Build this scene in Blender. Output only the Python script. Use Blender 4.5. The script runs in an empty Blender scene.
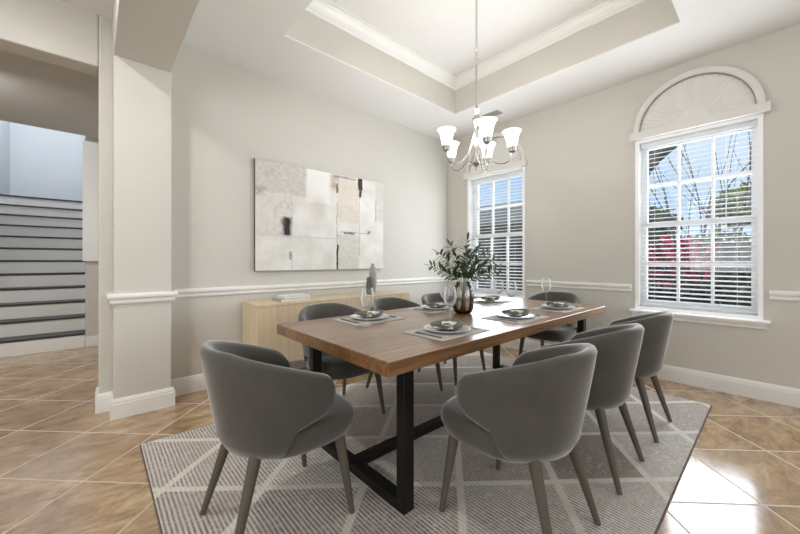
import bpy, bmesh, math, random
from mathutils import Vector, Matrix
random.seed(7)
PI = math.pi
SC = bpy.context.scene
COL = SC.collection

# ------------------------------------------------------------------ camera, sky, lights, exposure
EYE = 1.16
cam_d = bpy.data.cameras.new('camera'); cam = bpy.data.objects.new('camera', cam_d); COL.objects.link(cam)
cam.location = (0, 0, EYE); cam.rotation_euler = (PI/2, 0, -0.7339)
cam_d.sensor_width = 36; cam_d.lens = 338/800*36; cam_d.shift_y = -5.5/800; cam_d.clip_start = 0.02
SC.camera = cam

w = bpy.data.worlds.new('sky'); SC.world = w; w.use_nodes = True
nt = w.node_tree; bg = nt.nodes['Background']
tc = nt.nodes.new('ShaderNodeTexCoord'); sx = nt.nodes.new('ShaderNodeSeparateXYZ')
nt.links.new(tc.outputs['Generated'], sx.inputs[0])
rp = nt.nodes.new('ShaderNodeValToRGB'); nt.links.new(sx.outputs['Z'], rp.inputs[0])
rp.color_ramp.elements[0].position = 0.0; rp.color_ramp.elements[0].color = (0.62, 0.74, 0.86, 1)
rp.color_ramp.elements[1].position = 0.75; rp.color_ramp.elements[1].color = (0.18, 0.36, 0.72, 1)
e_ = rp.color_ramp.elements.new(0.22); e_.color = (0.36, 0.56, 0.84, 1)
cl = nt.nodes.new('ShaderNodeTexNoise'); cl.inputs['Scale'].default_value = 2.2; cl.inputs['Detail'].default_value = 5
nt.links.new(tc.outputs['Generated'], cl.inputs['Vector'])
clr = nt.nodes.new('ShaderNodeMapRange'); clr.inputs[1].default_value = .5; clr.inputs[2].default_value = .72; clr.inputs[4].default_value = .75
nt.links.new(cl.outputs['Fac'], clr.inputs[0])
mx = nt.nodes.new('ShaderNodeMix'); mx.data_type = 'RGBA'; nt.links.new(clr.outputs[0], mx.inputs[0])
nt.links.new(rp.outputs[0], mx.inputs[6]); mx.inputs[7].default_value = (.85, .88, .93, 1)
nt.links.new(mx.outputs[2], bg.inputs['Color'])
bg.inputs['Strength'].default_value = 1.15

def light(name, kind, loc, energy, color=(1, 1, 1), target=None, **kw):
    d = bpy.data.lights.new(name, kind); d.energy = energy; d.color = color
    for k, v in kw.items(): setattr(d, k, v)
    o = bpy.data.objects.new(name, d); COL.objects.link(o); o.location = loc
    if target is not None:
        o.rotation_euler = (Vector(target) - Vector(loc)).to_track_quat('-Z', 'Y').to_euler()
    return o
light('sun', 'SUN', (0, 0, 20), 2.2, (1, .96, .9), target=(9, 3.5, 12), angle=math.radians(1.5))
# unseen area lights added behind the viewpoint as soft fill for the room
light('fill_south', 'AREA', (1.6, -3.2, 1.7), 52, (.92, .96, 1), target=(1.9, 2.5, 1.3), shape='RECTANGLE', size=3.4, size_y=2.2)
light('fill_west', 'AREA', (-3.3, 0.2, 1.9), 76, (.92, .96, 1), target=(1.5, 1.8, 1.5), shape='RECTANGLE', size=3.0, size_y=2.0)
# daylight through the two windows and the stairwell window
light('window_daylight_left', 'AREA', (4.145, 2.635, 1.55), 19, (.86, .93, 1), target=(0, 2.635, 1.55), shape='RECTANGLE', size=.82, size_y=1.6)
light('window_daylight_right', 'AREA', (4.145, .52, 1.55), 24, (.88, .94, 1), target=(0, .52, 1.55), shape='RECTANGLE', size=.82, size_y=1.6)
light('outdoor_daylight_left', 'AREA', (4.75, 2.635, 1.75), 42, (.9, .95, 1), target=(0, 2.635, 1.4), shape='RECTANGLE', size=1.2, size_y=2.0)
light('outdoor_daylight_right', 'AREA', (4.75, .52, 1.75), 54, (.9, .95, 1), target=(0, .52, 1.4), shape='RECTANGLE', size=1.2, size_y=2.0)
light('stairwell_daylight', 'AREA', (-.7, 8.2, 5.1), 60, (.95, .975, 1), target=(-.7, 8.6, 0), shape='RECTANGLE', size=1.0, size_y=1.6)
# two added stair fills, then the ceiling light of the entry beside the beam
light('riser_fill', 'AREA', (-1.9, 1.6, 2.6), 9, (.96, .98, 1), target=(-.8, 6.5, 1.0), shape='RECTANGLE', size=1.2, size_y=1.2)  # unseen lamp added in the foyer to brighten the stair risers
light('hall_fill', 'AREA', (-1.1, 4.4, 2.7), 26, (1, .985, .965), target=(-.8, 6.4, .9), shape='DISK', size=.5)  # unseen lamp added behind the header to brighten hall and stairs
light('entry_ceiling_light', 'AREA', (-.42, 2.2, 3.0), 20, (1, .98, .96), target=(-.42, 2.2, 0), shape='DISK', size=.16)

SC.view_settings.view_transform = 'Standard'; SC.view_settings.look = 'None'
SC.view_settings.exposure = 0.0; SC.view_settings.gamma = 1; SC.view_settings.use_curve_mapping = False
SC.cycles.max_bounces = 10; SC.cycles.diffuse_bounces = 5; SC.cycles.transparent_max_bounces = 24
SC.cycles.caustics_reflective = False; SC.cycles.caustics_refractive = False
SC.cycles.sample_clamp_indirect = 6

# ------------------------------------------------------------------ materials
def lin(c):
    return tuple(((v/255)/12.92 if v/255 <= .04045 else ((v/255+.055)/1.055)**2.4) for v in c) + (1,)

class NT:
    """small helper to write node graphs"""
    def __init__(s, name):
        s.m = bpy.data.materials.new(name); s.m.use_nodes = True
        s.t = s.m.node_tree; s.b = s.t.nodes['Principled BSDF']; s.out = s.t.nodes['Material Output']
    def set(s, sock, v):
        if isinstance(v, bpy.types.NodeSocket): s.t.links.new(v, sock)
        elif hasattr(sock.default_value, '__len__') and not hasattr(v, '__len__'): sock.default_value = (v, v, v)
        else: sock.default_value = v
    def math(s, op, a, b=0.0, c=0.0, clamp=False):
        n = s.t.nodes.new('ShaderNodeMath'); n.operation = op; n.use_clamp = clamp
        s.set(n.inputs[0], a); s.set(n.inputs[1], b); s.set(n.inputs[2], c)
        return n.outputs[0]
    def coord(s, which='Object'):
        n = s.t.nodes.new('ShaderNodeTexCoord'); return n.outputs[which]
    def pos(s):
        n = s.t.nodes.new('ShaderNodeNewGeometry'); return n.outputs['Position']
    def xyz(s, v):
        n = s.t.nodes.new('ShaderNodeSeparateXYZ'); s.set(n.inputs[0], v); return n.outputs
    def comb(s, x, y, z=0.0):
        n = s.t.nodes.new('ShaderNodeCombineXYZ')
        for i, v in enumerate((x, y, z)): s.set(n.inputs[i], v)
        return n.outputs[0]
    def mapping(s, v, scale=(1, 1, 1), loc=(0, 0, 0), rot=(0, 0, 0)):
        n = s.t.nodes.new('ShaderNodeMapping'); s.set(n.inputs['Vector'], v); n.inputs['Scale'].default_value = scale
        n.inputs['Location'].default_value = loc; n.inputs['Rotation'].default_value = rot; return n.outputs[0]
    def noise(s, v, scale, detail=3, rough=.5, dist=0.0):
        n = s.t.nodes.new('ShaderNodeTexNoise'); s.set(n.inputs['Vector'], v); n.inputs['Scale'].default_value = scale
        n.inputs['Detail'].default_value = detail; n.inputs['Roughness'].default_value = rough; n.inputs['Distortion'].default_value = dist
        return n.outputs['Fac']
    def white(s, v):
        n = s.t.nodes.new('ShaderNodeTexWhiteNoise'); n.noise_dimensions = '3D'; s.set(n.inputs['Vector'], v); return n.outputs['Value']
    def ramp(s, f, stops):
        n = s.t.nodes.new('ShaderNodeValToRGB'); s.set(n.inputs[0], f); r = n.color_ramp
        r.elements[0].position, r.elements[0].color = stops[0]; r.elements[1].position, r.elements[1].color = stops[-1]
        for p, c in stops[1:-1]: e = r.elements.new(p); e.color = c
        return n.outputs[0]
    def mix(s, f, a, b, mode='MIX'):
        n = s.t.nodes.new('ShaderNodeMix'); n.data_type = 'RGBA'; n.blend_type = mode
        s.set(n.inputs[0], f); s.set(n.inputs[6], a); s.set(n.inputs[7], b); return n.outputs[2]
    def rng(s, v, a, b, c=0.0, d=1.0):
        n = s.t.nodes.new('ShaderNodeMapRange'); s.set(n.inputs[0], v)
        for i, q in enumerate((a, b, c, d)): n.inputs[1+i].default_value = q
        return n.outputs[0]
    def bump(s, h, strength=.3, dist=.01):
        n = s.t.nodes.new('ShaderNodeBump'); s.set(n.inputs['Height'], h); n.inputs['Strength'].default_value = strength
        n.inputs['Distance'].default_value = dist; s.t.links.new(n.outputs[0], s.b.inputs['Normal'])
    def P(s, **kw):
        for k, v in kw.items(): s.set(s.b.inputs[k.replace('_', ' ')], v)
        return s.m

def plain(name, rgb, rough=.5, var=.06, scale=6, metal=0, bumpy=0, spec=.5):
    n = NT(name); c = lin(rgb)
    f = n.noise(n.coord(), scale, 4)
    lo = tuple(max(0, v*(1-var)) for v in c[:3]) + (1,); hi = tuple(min(1, v*(1+var)) for v in c[:3]) + (1,)
    col = n.ramp(f, [(.3, lo), (.7, hi)])
    n.P(Base_Color=col, Roughness=rough, Metallic=metal, Specular_IOR_Level=spec)
    if bumpy: n.bump(n.noise(n.coord(), 180, 2), bumpy, .002)
    return n.m

M = {}
M['wall'] = plain('warm_greige_paint', (206, 203, 195), .75, .015, 3, bumpy=.08)
M['ceiling'] = plain('white_ceiling_paint', (232, 231, 229), .85, .01, 3, bumpy=.1)
M['trim'] = plain('white_semi_gloss_trim', (236, 236, 233), .35, .01, 4)
M['windowtrim'] = plain('bright_white_window_paint', (251, 252, 253), .3, .004, 4)
M['hallwall'] = plain('grey_hall_paint', (200, 198, 193), .8, .015, 3)
M['stairwall'] = plain('cool_white_paint', (214, 218, 222), .8, .015, 3)
M['riser'] = plain('pale_riser_paint', (232, 230, 225), .6, .02, 3)
M['tread'] = plain('dark_stained_tread', (38, 36, 37), .4, .15, 20)
M['fabric'] = None
def fabric():
    n = NT('grey_velvet_upholstery'); v = n.coord()
    f = n.noise(v, 7, 5, .6); g = n.noise(v, 420, 2)
    col = n.ramp(f, [(.25, lin((76, 73, 68))), (.75, lin((88, 85, 79)))])
    col = n.mix(n.rng(g, .3, .7, 0, .25), col, lin((66, 63, 59)))
    n.P(Base_Color=col, Roughness=.8, Sheen_Weight=.8, Sheen_Roughness=.4, Specular_IOR_Level=.3)
    n.bump(g, .15, .001); return n.m
M['fabric'] = fabric()
M['chairleg'] = plain('grey_brown_lacquered_leg', (90, 84, 74), .45, .06, 12)
M['blacksteel'] = plain('matt_black_steel', (20, 20, 21), .42, .1, 15, metal=.3)
M['nickel'] = plain('brushed_nickel', (196, 194, 190), .22, .05, 10, metal=1)
M['porcelain'] = plain('white_porcelain', (236, 237, 236), .12, .01, 5)
M['stoneware'] = plain('dark_grey_stoneware', (98, 100, 96), .35, .08, 25)
M['napkin'] = plain('pale_linen', (222, 220, 206), .85, .03, 30, bumpy=.2)
M['ring'] = plain('sage_green_cord', (116, 120, 88), .7, .15, 60)
M['cutlery'] = plain('dark_gunmetal', (62, 62, 64), .25, .05, 10, metal=.9)
M['shadesteel'] = plain('satin_steel', (176, 175, 172), .3, .04, 10, metal=1)
M['blind'] = plain('white_blind', (240, 241, 242), .45, .01, 5)
def blind_mat():
    n = NT('white_blind'); c = n.ramp(n.noise(n.coord(), 5, 2), [(.3, lin((246, 247, 248))), (.7, lin((252, 252, 252)))])
    n.P(Base_Color=c, Roughness=.45)
    t = n.t.nodes.new('ShaderNodeBsdfTranslucent'); n.t.links.new(c, t.inputs[0])
    ms = n.t.nodes.new('ShaderNodeMixShader'); ms.inputs[0].default_value = .5
    n.t.links.new(n.b.outputs[0], ms.inputs[1]); n.t.links.new(t.outputs[0], ms.inputs[2]); n.t.links.new(ms.outputs[0], n.out.inputs[0])
    return n.m
M['blind'] = blind_mat()
M['vent'] = plain('grey_vent_metal', (158, 158, 156), .5, .05, 10)
M['ventdark'] = plain('vent_painted_shade', (40, 40, 40), .8, .05, 10)
M['mouthshade'] = plain('vase_mouth_shade', (30, 27, 24), .9, .05, 5)
M['paper'] = plain('white_paper', (232, 230, 226), .7, .02, 30)
M['cover'] = plain('pale_cloth_book_cover', (224, 224, 222), .6, .03, 30)
M['covergrey'] = plain('grey_cloth_book_cover', (168, 164, 158), .6, .05, 30)
M['ceramic'] = plain('grey_matt_ceramic', (158, 155, 150), .7, .12, 18, bumpy=.3)
M['ceramicdark'] = plain('charcoal_matt_ceramic', (96, 95, 94), .7, .12, 18, bumpy=.3)
M['stem'] = plain('olive_twig_bark', (92, 96, 62), .7, .15, 40)

def wood(name, stops, board, axis, rough, coat=0.0, streak=26):
    n = NT(name); o = n.xyz(n.coord())
    lx, ly = (o[0], o[1]) if axis == 'x' else (o[2], o[0])
    lz = o[2] if axis == 'x' else o[1]
    bid = n.math('FLOOR', n.math('DIVIDE', ly, board))
    rnd = n.white(n.comb(bid, 3.1, 1.7))
    v = n.comb(n.math('ADD', n.math('MULTIPLY', lx, 1.1), n.math('MULTIPLY', rnd, 9)), n.math('MULTIPLY', ly, streak), n.math('MULTIPLY', lz, streak))
    f = n.noise(v, 1.6, 6, .62, .5)
    f2 = n.noise(v, 9, 3, .6)
    ff = n.math('ADD', n.math('MULTIPLY', f, .75), n.math('MULTIPLY', f2, .2))
    ff = n.math('ADD', ff, n.math('MULTIPLY', n.math('SUBTRACT', rnd, .5), .22))
    n.P(Base_Color=n.ramp(ff, stops), Roughness=rough, Coat_Weight=coat, Coat_Roughness=.12)
    n.bump(f2, .05, .002); return n.m
M['walnut'] = wood('walnut_boards', [(.25, lin((82, 54, 33))), (.5, lin((124, 89, 58))), (.75, lin((164, 128, 90)))], .14, 'x', .3, .35)
M['oak'] = wood('light_oak_veneer', [(.25, lin((196, 174, 140))), (.5, lin((214, 194, 162))), (.75, lin((226, 209, 180)))], .45, 'z', .5)

def tile_floor():
    n = NT('diagonal_travertine_tile'); p = n.pos(); o = n.xyz(p)
    T = .487
    u = n.math('DIVIDE', n.math('SUBTRACT', n.math('MULTIPLY', n.math('ADD', o[0], o[1]), .70711), .235), T)
    v = n.math('DIVIDE', n.math('SUBTRACT', n.math('MULTIPLY', n.math('SUBTRACT', o[1], o[0]), .70711), .301), T)
    fu, fv = n.math('FLOOR', u), n.math('FLOOR', v)
    ru, rv = n.math('FRACT', u), n.math('FRACT', v)
    def edge(r): return n.math('MINIMUM', r, n.math('SUBTRACT', 1.0, r))
    ed = n.math('MINIMUM', edge(ru), edge(rv))
    grout = n.rng(ed, .0075, .0115, 1, 0)
    rnd = n.white(n.comb(fu, fv, .3)); rnd2 = n.white(n.comb(fu, fv, 7.3))
    q = n.comb(n.math('ADD', o[0], n.math('MULTIPLY', rnd, 13)), n.math('ADD', o[1], n.math('MULTIPLY', rnd2, 17)), rnd)
    q2 = n.mapping(q, scale=(1, 2.1, 1), rot=(0, 0, .5))
    f = n.noise(q2, 4.2, 10, .74, .6)
    f2 = n.noise(q, 11, 5, .65)
    col = n.ramp(f, [(.28, lin((104, 78, 52))), (.44, lin((156, 125, 90))), (.56, lin((190, 160, 122))), (.7, lin((218, 195, 162)))])
    col = n.mix(n.rng(f2, .58, .75, 0, .45), col, lin((104, 80, 58)))
    col = n.mix(n.math('MULTIPLY', rnd, .3), col, lin((140, 118, 96)))
    col = n.mix(grout, col, lin((206, 190, 168)))
    n.P(Base_Color=col, Roughness=n.math('ADD', n.rng(f2, .2, .8, .1, .2), n.math('MULTIPLY', grout, .5)), IOR=2.0)
    n.bump(n.math('MULTIPLY', grout, -1.0), .25, .004); return n.m
M['tile'] = tile_floor()

def rug_mat():
    n = NT('woven_diamond_rug'); o = n.xyz(n.pos())
    C = .478
    # lattice of pale bands running diagonally
    a = n.math('ADD', n.math('MULTIPLY', o[0], .6467), n.math('MULTIPLY', o[1], .763))
    b = n.math('SUBTRACT', n.math('MULTIPLY', o[0], .6425), n.math('MULTIPLY', o[1], .7805))
    wob = n.math('MULTIPLY', n.math('SUBTRACT', n.noise(n.pos(), 1.2, 1), .5), .08)
    def band(v, ph, C):
        r = n.math('FRACT', n.math('DIVIDE', n.math('ADD', n.math('ADD', v, n.math('MULTIPLY', wob, .4)), ph), C))
        e = n.math('ABSOLUTE', n.math('SUBTRACT', r, .5))
        return n.rng(e, .030, .046, 1, 0)
    la = band(a, .478*.5 - 1.74, .478)
    lb = band(b, .5*.5 - .05, .5)
    lines = n.math('MAXIMUM', la, lb)
    # fine broken ribs along the length, denser in some lozenges than in others
    ida = n.math('FLOOR', n.math('DIVIDE', n.math('ADD', a, .478*.5 - 1.74 + .239), .478)); idb = n.math('FLOOR', n.math('DIVIDE', n.math('ADD', b, .5*.5 - .05 + .25), .5))
    cell = n.white(n.comb(ida, idb, 2.7))
    s = n.math('ADD', n.math('MULTIPLY', o[0], 2*PI/.0185), n.math('MULTIPLY', n.noise(n.pos(), 9, 2), 2.2))
    st = n.math('ADD', n.math('MULTIPLY', n.math('SINE', s), .5), .5)
    rid = n.math('FLOOR', n.math('DIVIDE', o[0], .0185))
    brk = n.noise(n.comb(n.math('MULTIPLY', rid, 3.7), n.math('MULTIPLY', o[1], 34), 0.0), 1.0, 3, .7)
    big = n.noise(n.pos(), 3.4, 5, .65); fuzz = n.noise(n.pos(), 60, 3, .7)
    dark = n.math('MULTIPLY', n.math('POWER', st, 1.2), n.rng(brk, .34, .5, .15, 1.0))
    dark = n.math('MULTIPLY', dark, n.rng(big, .36, .62, .6, 1.0))
    dark = n.math('MULTIPLY', dark, n.rng(cell, 0, 1, .7, 1.0))
    base = n.ramp(n.math('ADD', n.math('MULTIPLY', big, .6), n.math('MULTIPLY', n.math('SUBTRACT', 1.0, cell), .4)), [(.3, lin((186, 174, 166))), (.65, lin((222, 216, 209)))])
    base = n.mix(n.rng(fuzz, .45, .7, 0, .3), base, lin((146, 134, 128)))
    col = n.mix(dark, base, lin((84, 72, 67)))
    col = n.mix(lines, col, n.mix(n.rng(fuzz, .4, .7, 0, .4), lin((222, 217, 207)), lin((196, 188, 178))))
    n.P(Base_Color=col, Roughness=.95, Specular_IOR_Level=.15)
    n.bump(n.math('ADD', n.math('MULTIPLY', st, .6), n.math('MULTIPLY', lines, .6)), .5, .004); return n.m
M['rug'] = rug_mat()
M['rugedge'] = plain('dark_rug_binding', (104, 95, 90), .9, .1, 40)

def placemat():
    n = NT('grey_woven_placemat'); o = n.xyz(n.coord())
    s = n.math('SINE', n.math('MULTIPLY', o[0], 900)); t = n.math('SINE', n.math('MULTIPLY', o[1], 900))
    f = n.rng(n.math('MULTIPLY', s, t), -1, 1)
    col = n.mix(f, lin((168, 164, 158)), lin((198, 195, 189)))
    n.P(Base_Color=col, Roughness=.8); n.bump(f, .3, .001); return n.m
M['placemat'] = placemat()

def leaf():
    n = NT('olive_green_leaf'); f = n.noise(n.coord(), 35, 3)
    n.P(Base_Color=n.ramp(f, [(.3, lin((46, 66, 38))), (.55, lin((74, 98, 58))), (.75, lin((120, 140, 96)))]), Roughness=.45, Specular_IOR_Level=.5); return n.m
M['leaf'] = leaf()

def thin_glass(name, tint, refl=1.0, rough=0.0, ior=1.5):
    """thin clear sheet: see-through with Fresnel reflection"""
    n = NT(name); t = n.t.nodes.new('ShaderNodeBsdfTransparent'); t.inputs[0].default_value = tint + (1,)
    g = n.t.nodes.new('ShaderNodeBsdfGlossy'); g.inputs['Roughness'].default_value = rough
    fr = n.t.nodes.new('ShaderNodeFresnel'); fr.inputs[0].default_value = ior
    f = n.math('MULTIPLY', fr.outputs[0], refl, clamp=True)
    ms = n.t.nodes.new('ShaderNodeMixShader'); n.t.links.new(f, ms.inputs[0])
    n.t.links.new(t.outputs[0], ms.inputs[1]); n.t.links.new(g.outputs[0], ms.inputs[2])
    n.t.links.new(ms.outputs[0], n.out.inputs[0]); return n.m
M['pane'] = thin_glass('window_pane', (.97, .985, .98))
M['glass'] = thin_glass('clear_stemware', (.985, .988, .988), 1.0, .22, 1.5)
def stemware():
    n = NT('clear_stemware'); t = n.t.nodes.new('ShaderNodeBsdfTransparent'); t.inputs[0].default_value = (.985, .988, .988, 1)
    g = n.t.nodes.new('ShaderNodeBsdfGlossy'); g.inputs['Roughness'].default_value = .12
    d = n.t.nodes.new('ShaderNodeBsdfDiffuse'); d.inputs[0].default_value = (.93, .94, .94, 1)  # white diffuse blended in at grazing angles imitates bright rim reflections
    tr = n.t.nodes.new('ShaderNodeBsdfTranslucent'); tr.inputs[0].default_value = (.93, .94, .94, 1)
    m0 = n.t.nodes.new('ShaderNodeMixShader'); m0.inputs[0].default_value = .5; n.t.links.new(d.outputs[0], m0.inputs[1]); n.t.links.new(tr.outputs[0], m0.inputs[2])
    m1 = n.t.nodes.new('ShaderNodeMixShader'); m1.inputs[0].default_value = .6; n.t.links.new(g.outputs[0], m1.inputs[1]); n.t.links.new(m0.outputs[0], m1.inputs[2])
    fr = n.t.nodes.new('ShaderNodeFresnel'); fr.inputs[0].default_value = 1.5
    ms = n.t.nodes.new('ShaderNodeMixShader'); n.t.links.new(fr.outputs[0], ms.inputs[0])
    n.t.links.new(t.outputs[0], ms.inputs[1]); n.t.links.new(m1.outputs[0], ms.inputs[2]); n.t.links.new(ms.outputs[0], n.out.inputs[0])
    return n.m
M['glass'] = stemware()
def smoky():
    n = NT('smoky_vase_glass'); o = n.xyz(n.coord())
    col = n.ramp(n.rng(o[2], 0, .24), [(.0, (.70, .62, .54, 1)), (.35, (.80, .75, .70, 1)), (.6, (.965, .967, .97, 1)), (1, (.975, .98, .98, 1))])
    t = n.t.nodes.new('ShaderNodeBsdfTransparent'); n.t.links.new(col, t.inputs[0])
    g = n.t.nodes.new('ShaderNodeBsdfGlossy'); g.inputs['Roughness'].default_value = .12
    fr = n.t.nodes.new('ShaderNodeFresnel'); fr.inputs[0].default_value = 1.55
    ms = n.t.nodes.new('ShaderNodeMixShader'); n.t.links.new(fr.outputs[0], ms.inputs[0])
    n.t.links.new(t.outputs[0], ms.inputs[1]); n.t.links.new(g.outputs[0], ms.inputs[2])
    n.t.links.new(ms.outputs[0], n.out.inputs[0]); return n.m
M['smoky'] = smoky()
M['water'] = thin_glass('water_surface', (.9, .93, .92), 1, .0, 1.33)

def emit(name, rgb, strength):
    n = NT(name); n.P(Base_Color=rgb + (1,), Roughness=.4, Emission_Color=rgb + (1,), Emission_Strength=strength); return n.m
M['litglass'] = emit('lit_frosted_glass', (1, .97, .92), 1.6)
M['bulb'] = emit('lit_bulb', (1, .95, .85), 6)

def painting():
    n = NT('abstract_paint'); o = n.xyz(n.coord()); W, H = 1.63, 1.12
    wv = n.coord()
    wx = n.math('MULTIPLY', n.math('SUBTRACT', n.noise(wv, 9, 4, .65), .5), .03)
    wy = n.math('MULTIPLY', n.math('SUBTRACT', n.noise(n.mapping(wv, loc=(3, 1, 2)), 9, 4, .65), .5), .03)
    u = n.math('ADD', n.math('DIVIDE', o[0], W), wx)
    v = n.math('ADD', n.math('SUBTRACT', 1.0, n.math('DIVIDE', o[2], H)), wy)
    grain = n.noise(wv, 22, 7, .7); blot = n.noise(wv, 4.5, 5, .6)
    scr = n.noise(n.mapping(wv, scale=(30, 1, 2.5)), 2.2, 5, .7)
    def box(u0, u1, v0, v1, s=.008):
        a = n.math('MULTIPLY', n.rng(u, u0-s, u0+s), n.rng(u, u1-s, u1+s, 1, 0))
        b = n.math('MULTIPLY', n.rng(v, v0-s, v0+s), n.rng(v, v1-s, v1+s, 1, 0))
        return n.math('MULTIPLY', a, b)
    col = n.ramp(blot, [(.3, lin((214, 210, 203))), (.55, lin((228, 226, 221))), (.75, lin((236, 235, 231)))])
    def lay(col, m, rgb, amt=1.0, tex=None):
        f = n.math('MULTIPLY', m, amt)
        if tex is not None: f = n.math('MULTIPLY', f, tex)
        return n.mix(f, col, lin(rgb))
    rough_t = n.rng(grain, .35, .6, .35, 1); spots = n.rng(grain, .55, .68, 0, 1)
    col = lay(col, box(-.1, .33, -.1, .29), (186, 179, 168), .75, rough_t)
    col = lay(col, box(.07, .32, -.1, .08, .03), (120, 108, 94), .6, spots)
    col = lay(col, box(-.1, .24, .3, .68), (202, 197, 189), .7, rough_t)
    col = lay(col, box(.08, .24, .34, .66, .03), (110, 104, 98), .75, spots)
    col = lay(col, box(-.1, .06, .24, .32, .02), (120, 110, 100), .6, rough_t)
    col = lay(col, box(.34, .52, -.1, .33), (240, 239, 236), .95)
    col = lay(col, box(.38, .47, .28, .5, .04), (196, 184, 164), .5, rough_t)
    col = lay(col, box(.575, .76, .05, .5, .012), (212, 200, 180), .75, rough_t)
    col = lay(col, box(.52, .58, .02, .17, .02), (168, 146, 112), .8, rough_t)
    col = lay(col, box(.54, .74, .015, .035, .008), (70, 54, 42), .8, rough_t)
    col = lay(col, box(.58, .76, .63, 1.1, .012), (200, 195, 183), .8, rough_t)
    col = lay(col, box(.7, .77, .6, .9, .03), (140, 132, 118), .6, spots)
    col = lay(col, box(.57, .576, .3, .75, .003), (90, 80, 70), .8, rough_t)
    col = lay(col, box(.57, .585, .74, 1.1, .004), (18, 17, 17), 1)
    col = lay(col, box(.565, .58, .1, .2, .004), (38, 32, 28), .9, rough_t)
    col = lay(col, box(.755, .795, -.1, .13, .004), (18, 17, 17), 1)
    col = lay(col, box(.762, .785, .13, .21, .006), (24, 22, 22), 1)
    col = lay(col, box(.765, .77, .2, .85, .003), (110, 100, 90), .7, rough_t)
    col = lay(col, box(.63, .72, .6, .625, .006), (34, 30, 28), .95, rough_t)
    col = lay(col, box(.6, .86, .6, .608, .003), (90, 82, 74), .8, rough_t)
    col = lay(col, box(.84, .87, .57, .6, .005), (60, 54, 50), .9, rough_t)
    col = lay(col, box(.175, .225, .5, .68, .012), (16, 17, 20), 1)
    col = lay(col, box(.16, .19, .52, .58, .01), (40, 40, 42), .8, rough_t)
    col = lay(col, box(.92, .927, .22, .46, .003), (72, 68, 64), .9, rough_t)
    col = lay(col, box(.92, 1.1, -.1, .45, .01), (198, 197, 193), .7, rough_t)
    col = lay(col, box(.215, .235, .82, .9, .006), (80, 74, 70), .8, rough_t)
    col = lay(col, box(.232, .236, .86, .99, .003), (140, 134, 126), .8, rough_t)
    col = lay(col, box(.0, .7, .67, .685, .004), (206, 203, 198), .8)
    col = lay(col, box(.46, .54, .8, 1.1, .02), (214, 211, 205), .9, rough_t)
    col = lay(col, box(-.1, 1.1, -.1, 1.1), (186, 180, 172), .18, n.rng(scr, .5, .7))
    n.P(Base_Color=col, Roughness=.7); n.bump(grain, .15, .003); return n.m
M['paint'] = painting()
M['canvas'] = plain('dark_bronze_edge', (96, 84, 74), .5, .05, 20)

M['lawn'] = plain('lawn_grass', (84, 92, 52), .9, .35, 9, bumpy=.3)
M['hedgeleaf'] = plain('dark_hedge_leaf', (28, 34, 22), .7, .35, 12)
M['pinkleaf'] = plain('crimson_pink_blossom', (190, 62, 92), .6, .3, 9)
M['greenleaf'] = plain('yellow_green_leaf', (128, 138, 66), .6, .3, 9)
M['midleaf'] = plain('mid_green_leaf', (84, 104, 62), .6, .3, 9)
M['bark'] = plain('grey_bark', (96, 92, 88), .85, .2, 18)
M['stucco'] = plain('dark_grey_stucco', (88, 86, 86), .9, .1, 14)
M['siding'] = plain('grey_brown_siding', (84, 79, 76), .85, .08, 8)
M['roof'] = plain('grey_shingle', (120, 116, 112), .9, .15, 20)
M['darkglass'] = plain('dark_window_glass', (34, 38, 44), .15, .1, 5)

# ------------------------------------------------------------------ mesh helpers
def box(bm, x0, x1, y0, y1, z0, z1):
    vs = [bm.verts.new((x, y, z)) for x in (x0, x1) for y in (y0, y1) for z in (z0, z1)]
    for f in ((0, 1, 3, 2), (4, 6, 7, 5), (0, 4, 5, 1), (2, 3, 7, 6), (0, 2, 6, 4), (1, 5, 7, 3)):
        bm.faces.new([vs[i] for i in f])
def prism(bm, pts, axis, a, b):
    """closed 2-D outline extruded along an axis from a to b"""
    def P(p, t):
        return {'x': (t, p[0], p[1]), 'y': (p[0], t, p[1]), 'z': (p[0], p[1], t)}[axis]
    A = [bm.verts.new(P(p, a)) for p in pts]; B = [bm.verts.new(P(p, b)) for p in pts]
    bm.faces.new(A); bm.faces.new(B[::-1]); n = len(pts)
    for i in range(n): bm.faces.new((A[i], B[i], B[(i+1) % n], A[(i+1) % n]))
def ring(bm, c, u, v, r, n):
    return [bm.verts.new(c + u*(r*math.cos(2*PI*i/n)) + v*(r*math.sin(2*PI*i/n))) for i in range(n)]
def tube(bm, pts, rad, n=12, cap=True, closed=False):
    pts = [Vector(p) for p in pts]; k = len(pts)
    if not hasattr(rad, '__len__'): rad = [rad]*k
    rings = []; prev = None
    for i, p in enumerate(pts):
        if closed: t = (pts[(i+1) % k]-pts[i-1]).normalized()
        else: t = (pts[min(i+1, k-1)]-pts[max(i-1, 0)]).normalized()
        if prev is None:
            a = Vector((0, 0, 1)) if abs(t.z) < .9 else Vector((1, 0, 0)); u = t.cross(a).normalized()
        else: u = (prev - t*prev.dot(t)).normalized()
        prev = u; rings.append(ring(bm, p, u, t.cross(u), rad[i], n))
    for i in range(k if closed else k-1):
        A, B = rings[i], rings[(i+1) % k]
        for j in range(n): bm.faces.new((A[j], A[(j+1) % n], B[(j+1) % n], B[j]))
    if cap and not closed: bm.faces.new(rings[0][::-1]); bm.faces.new(rings[-1])
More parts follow.
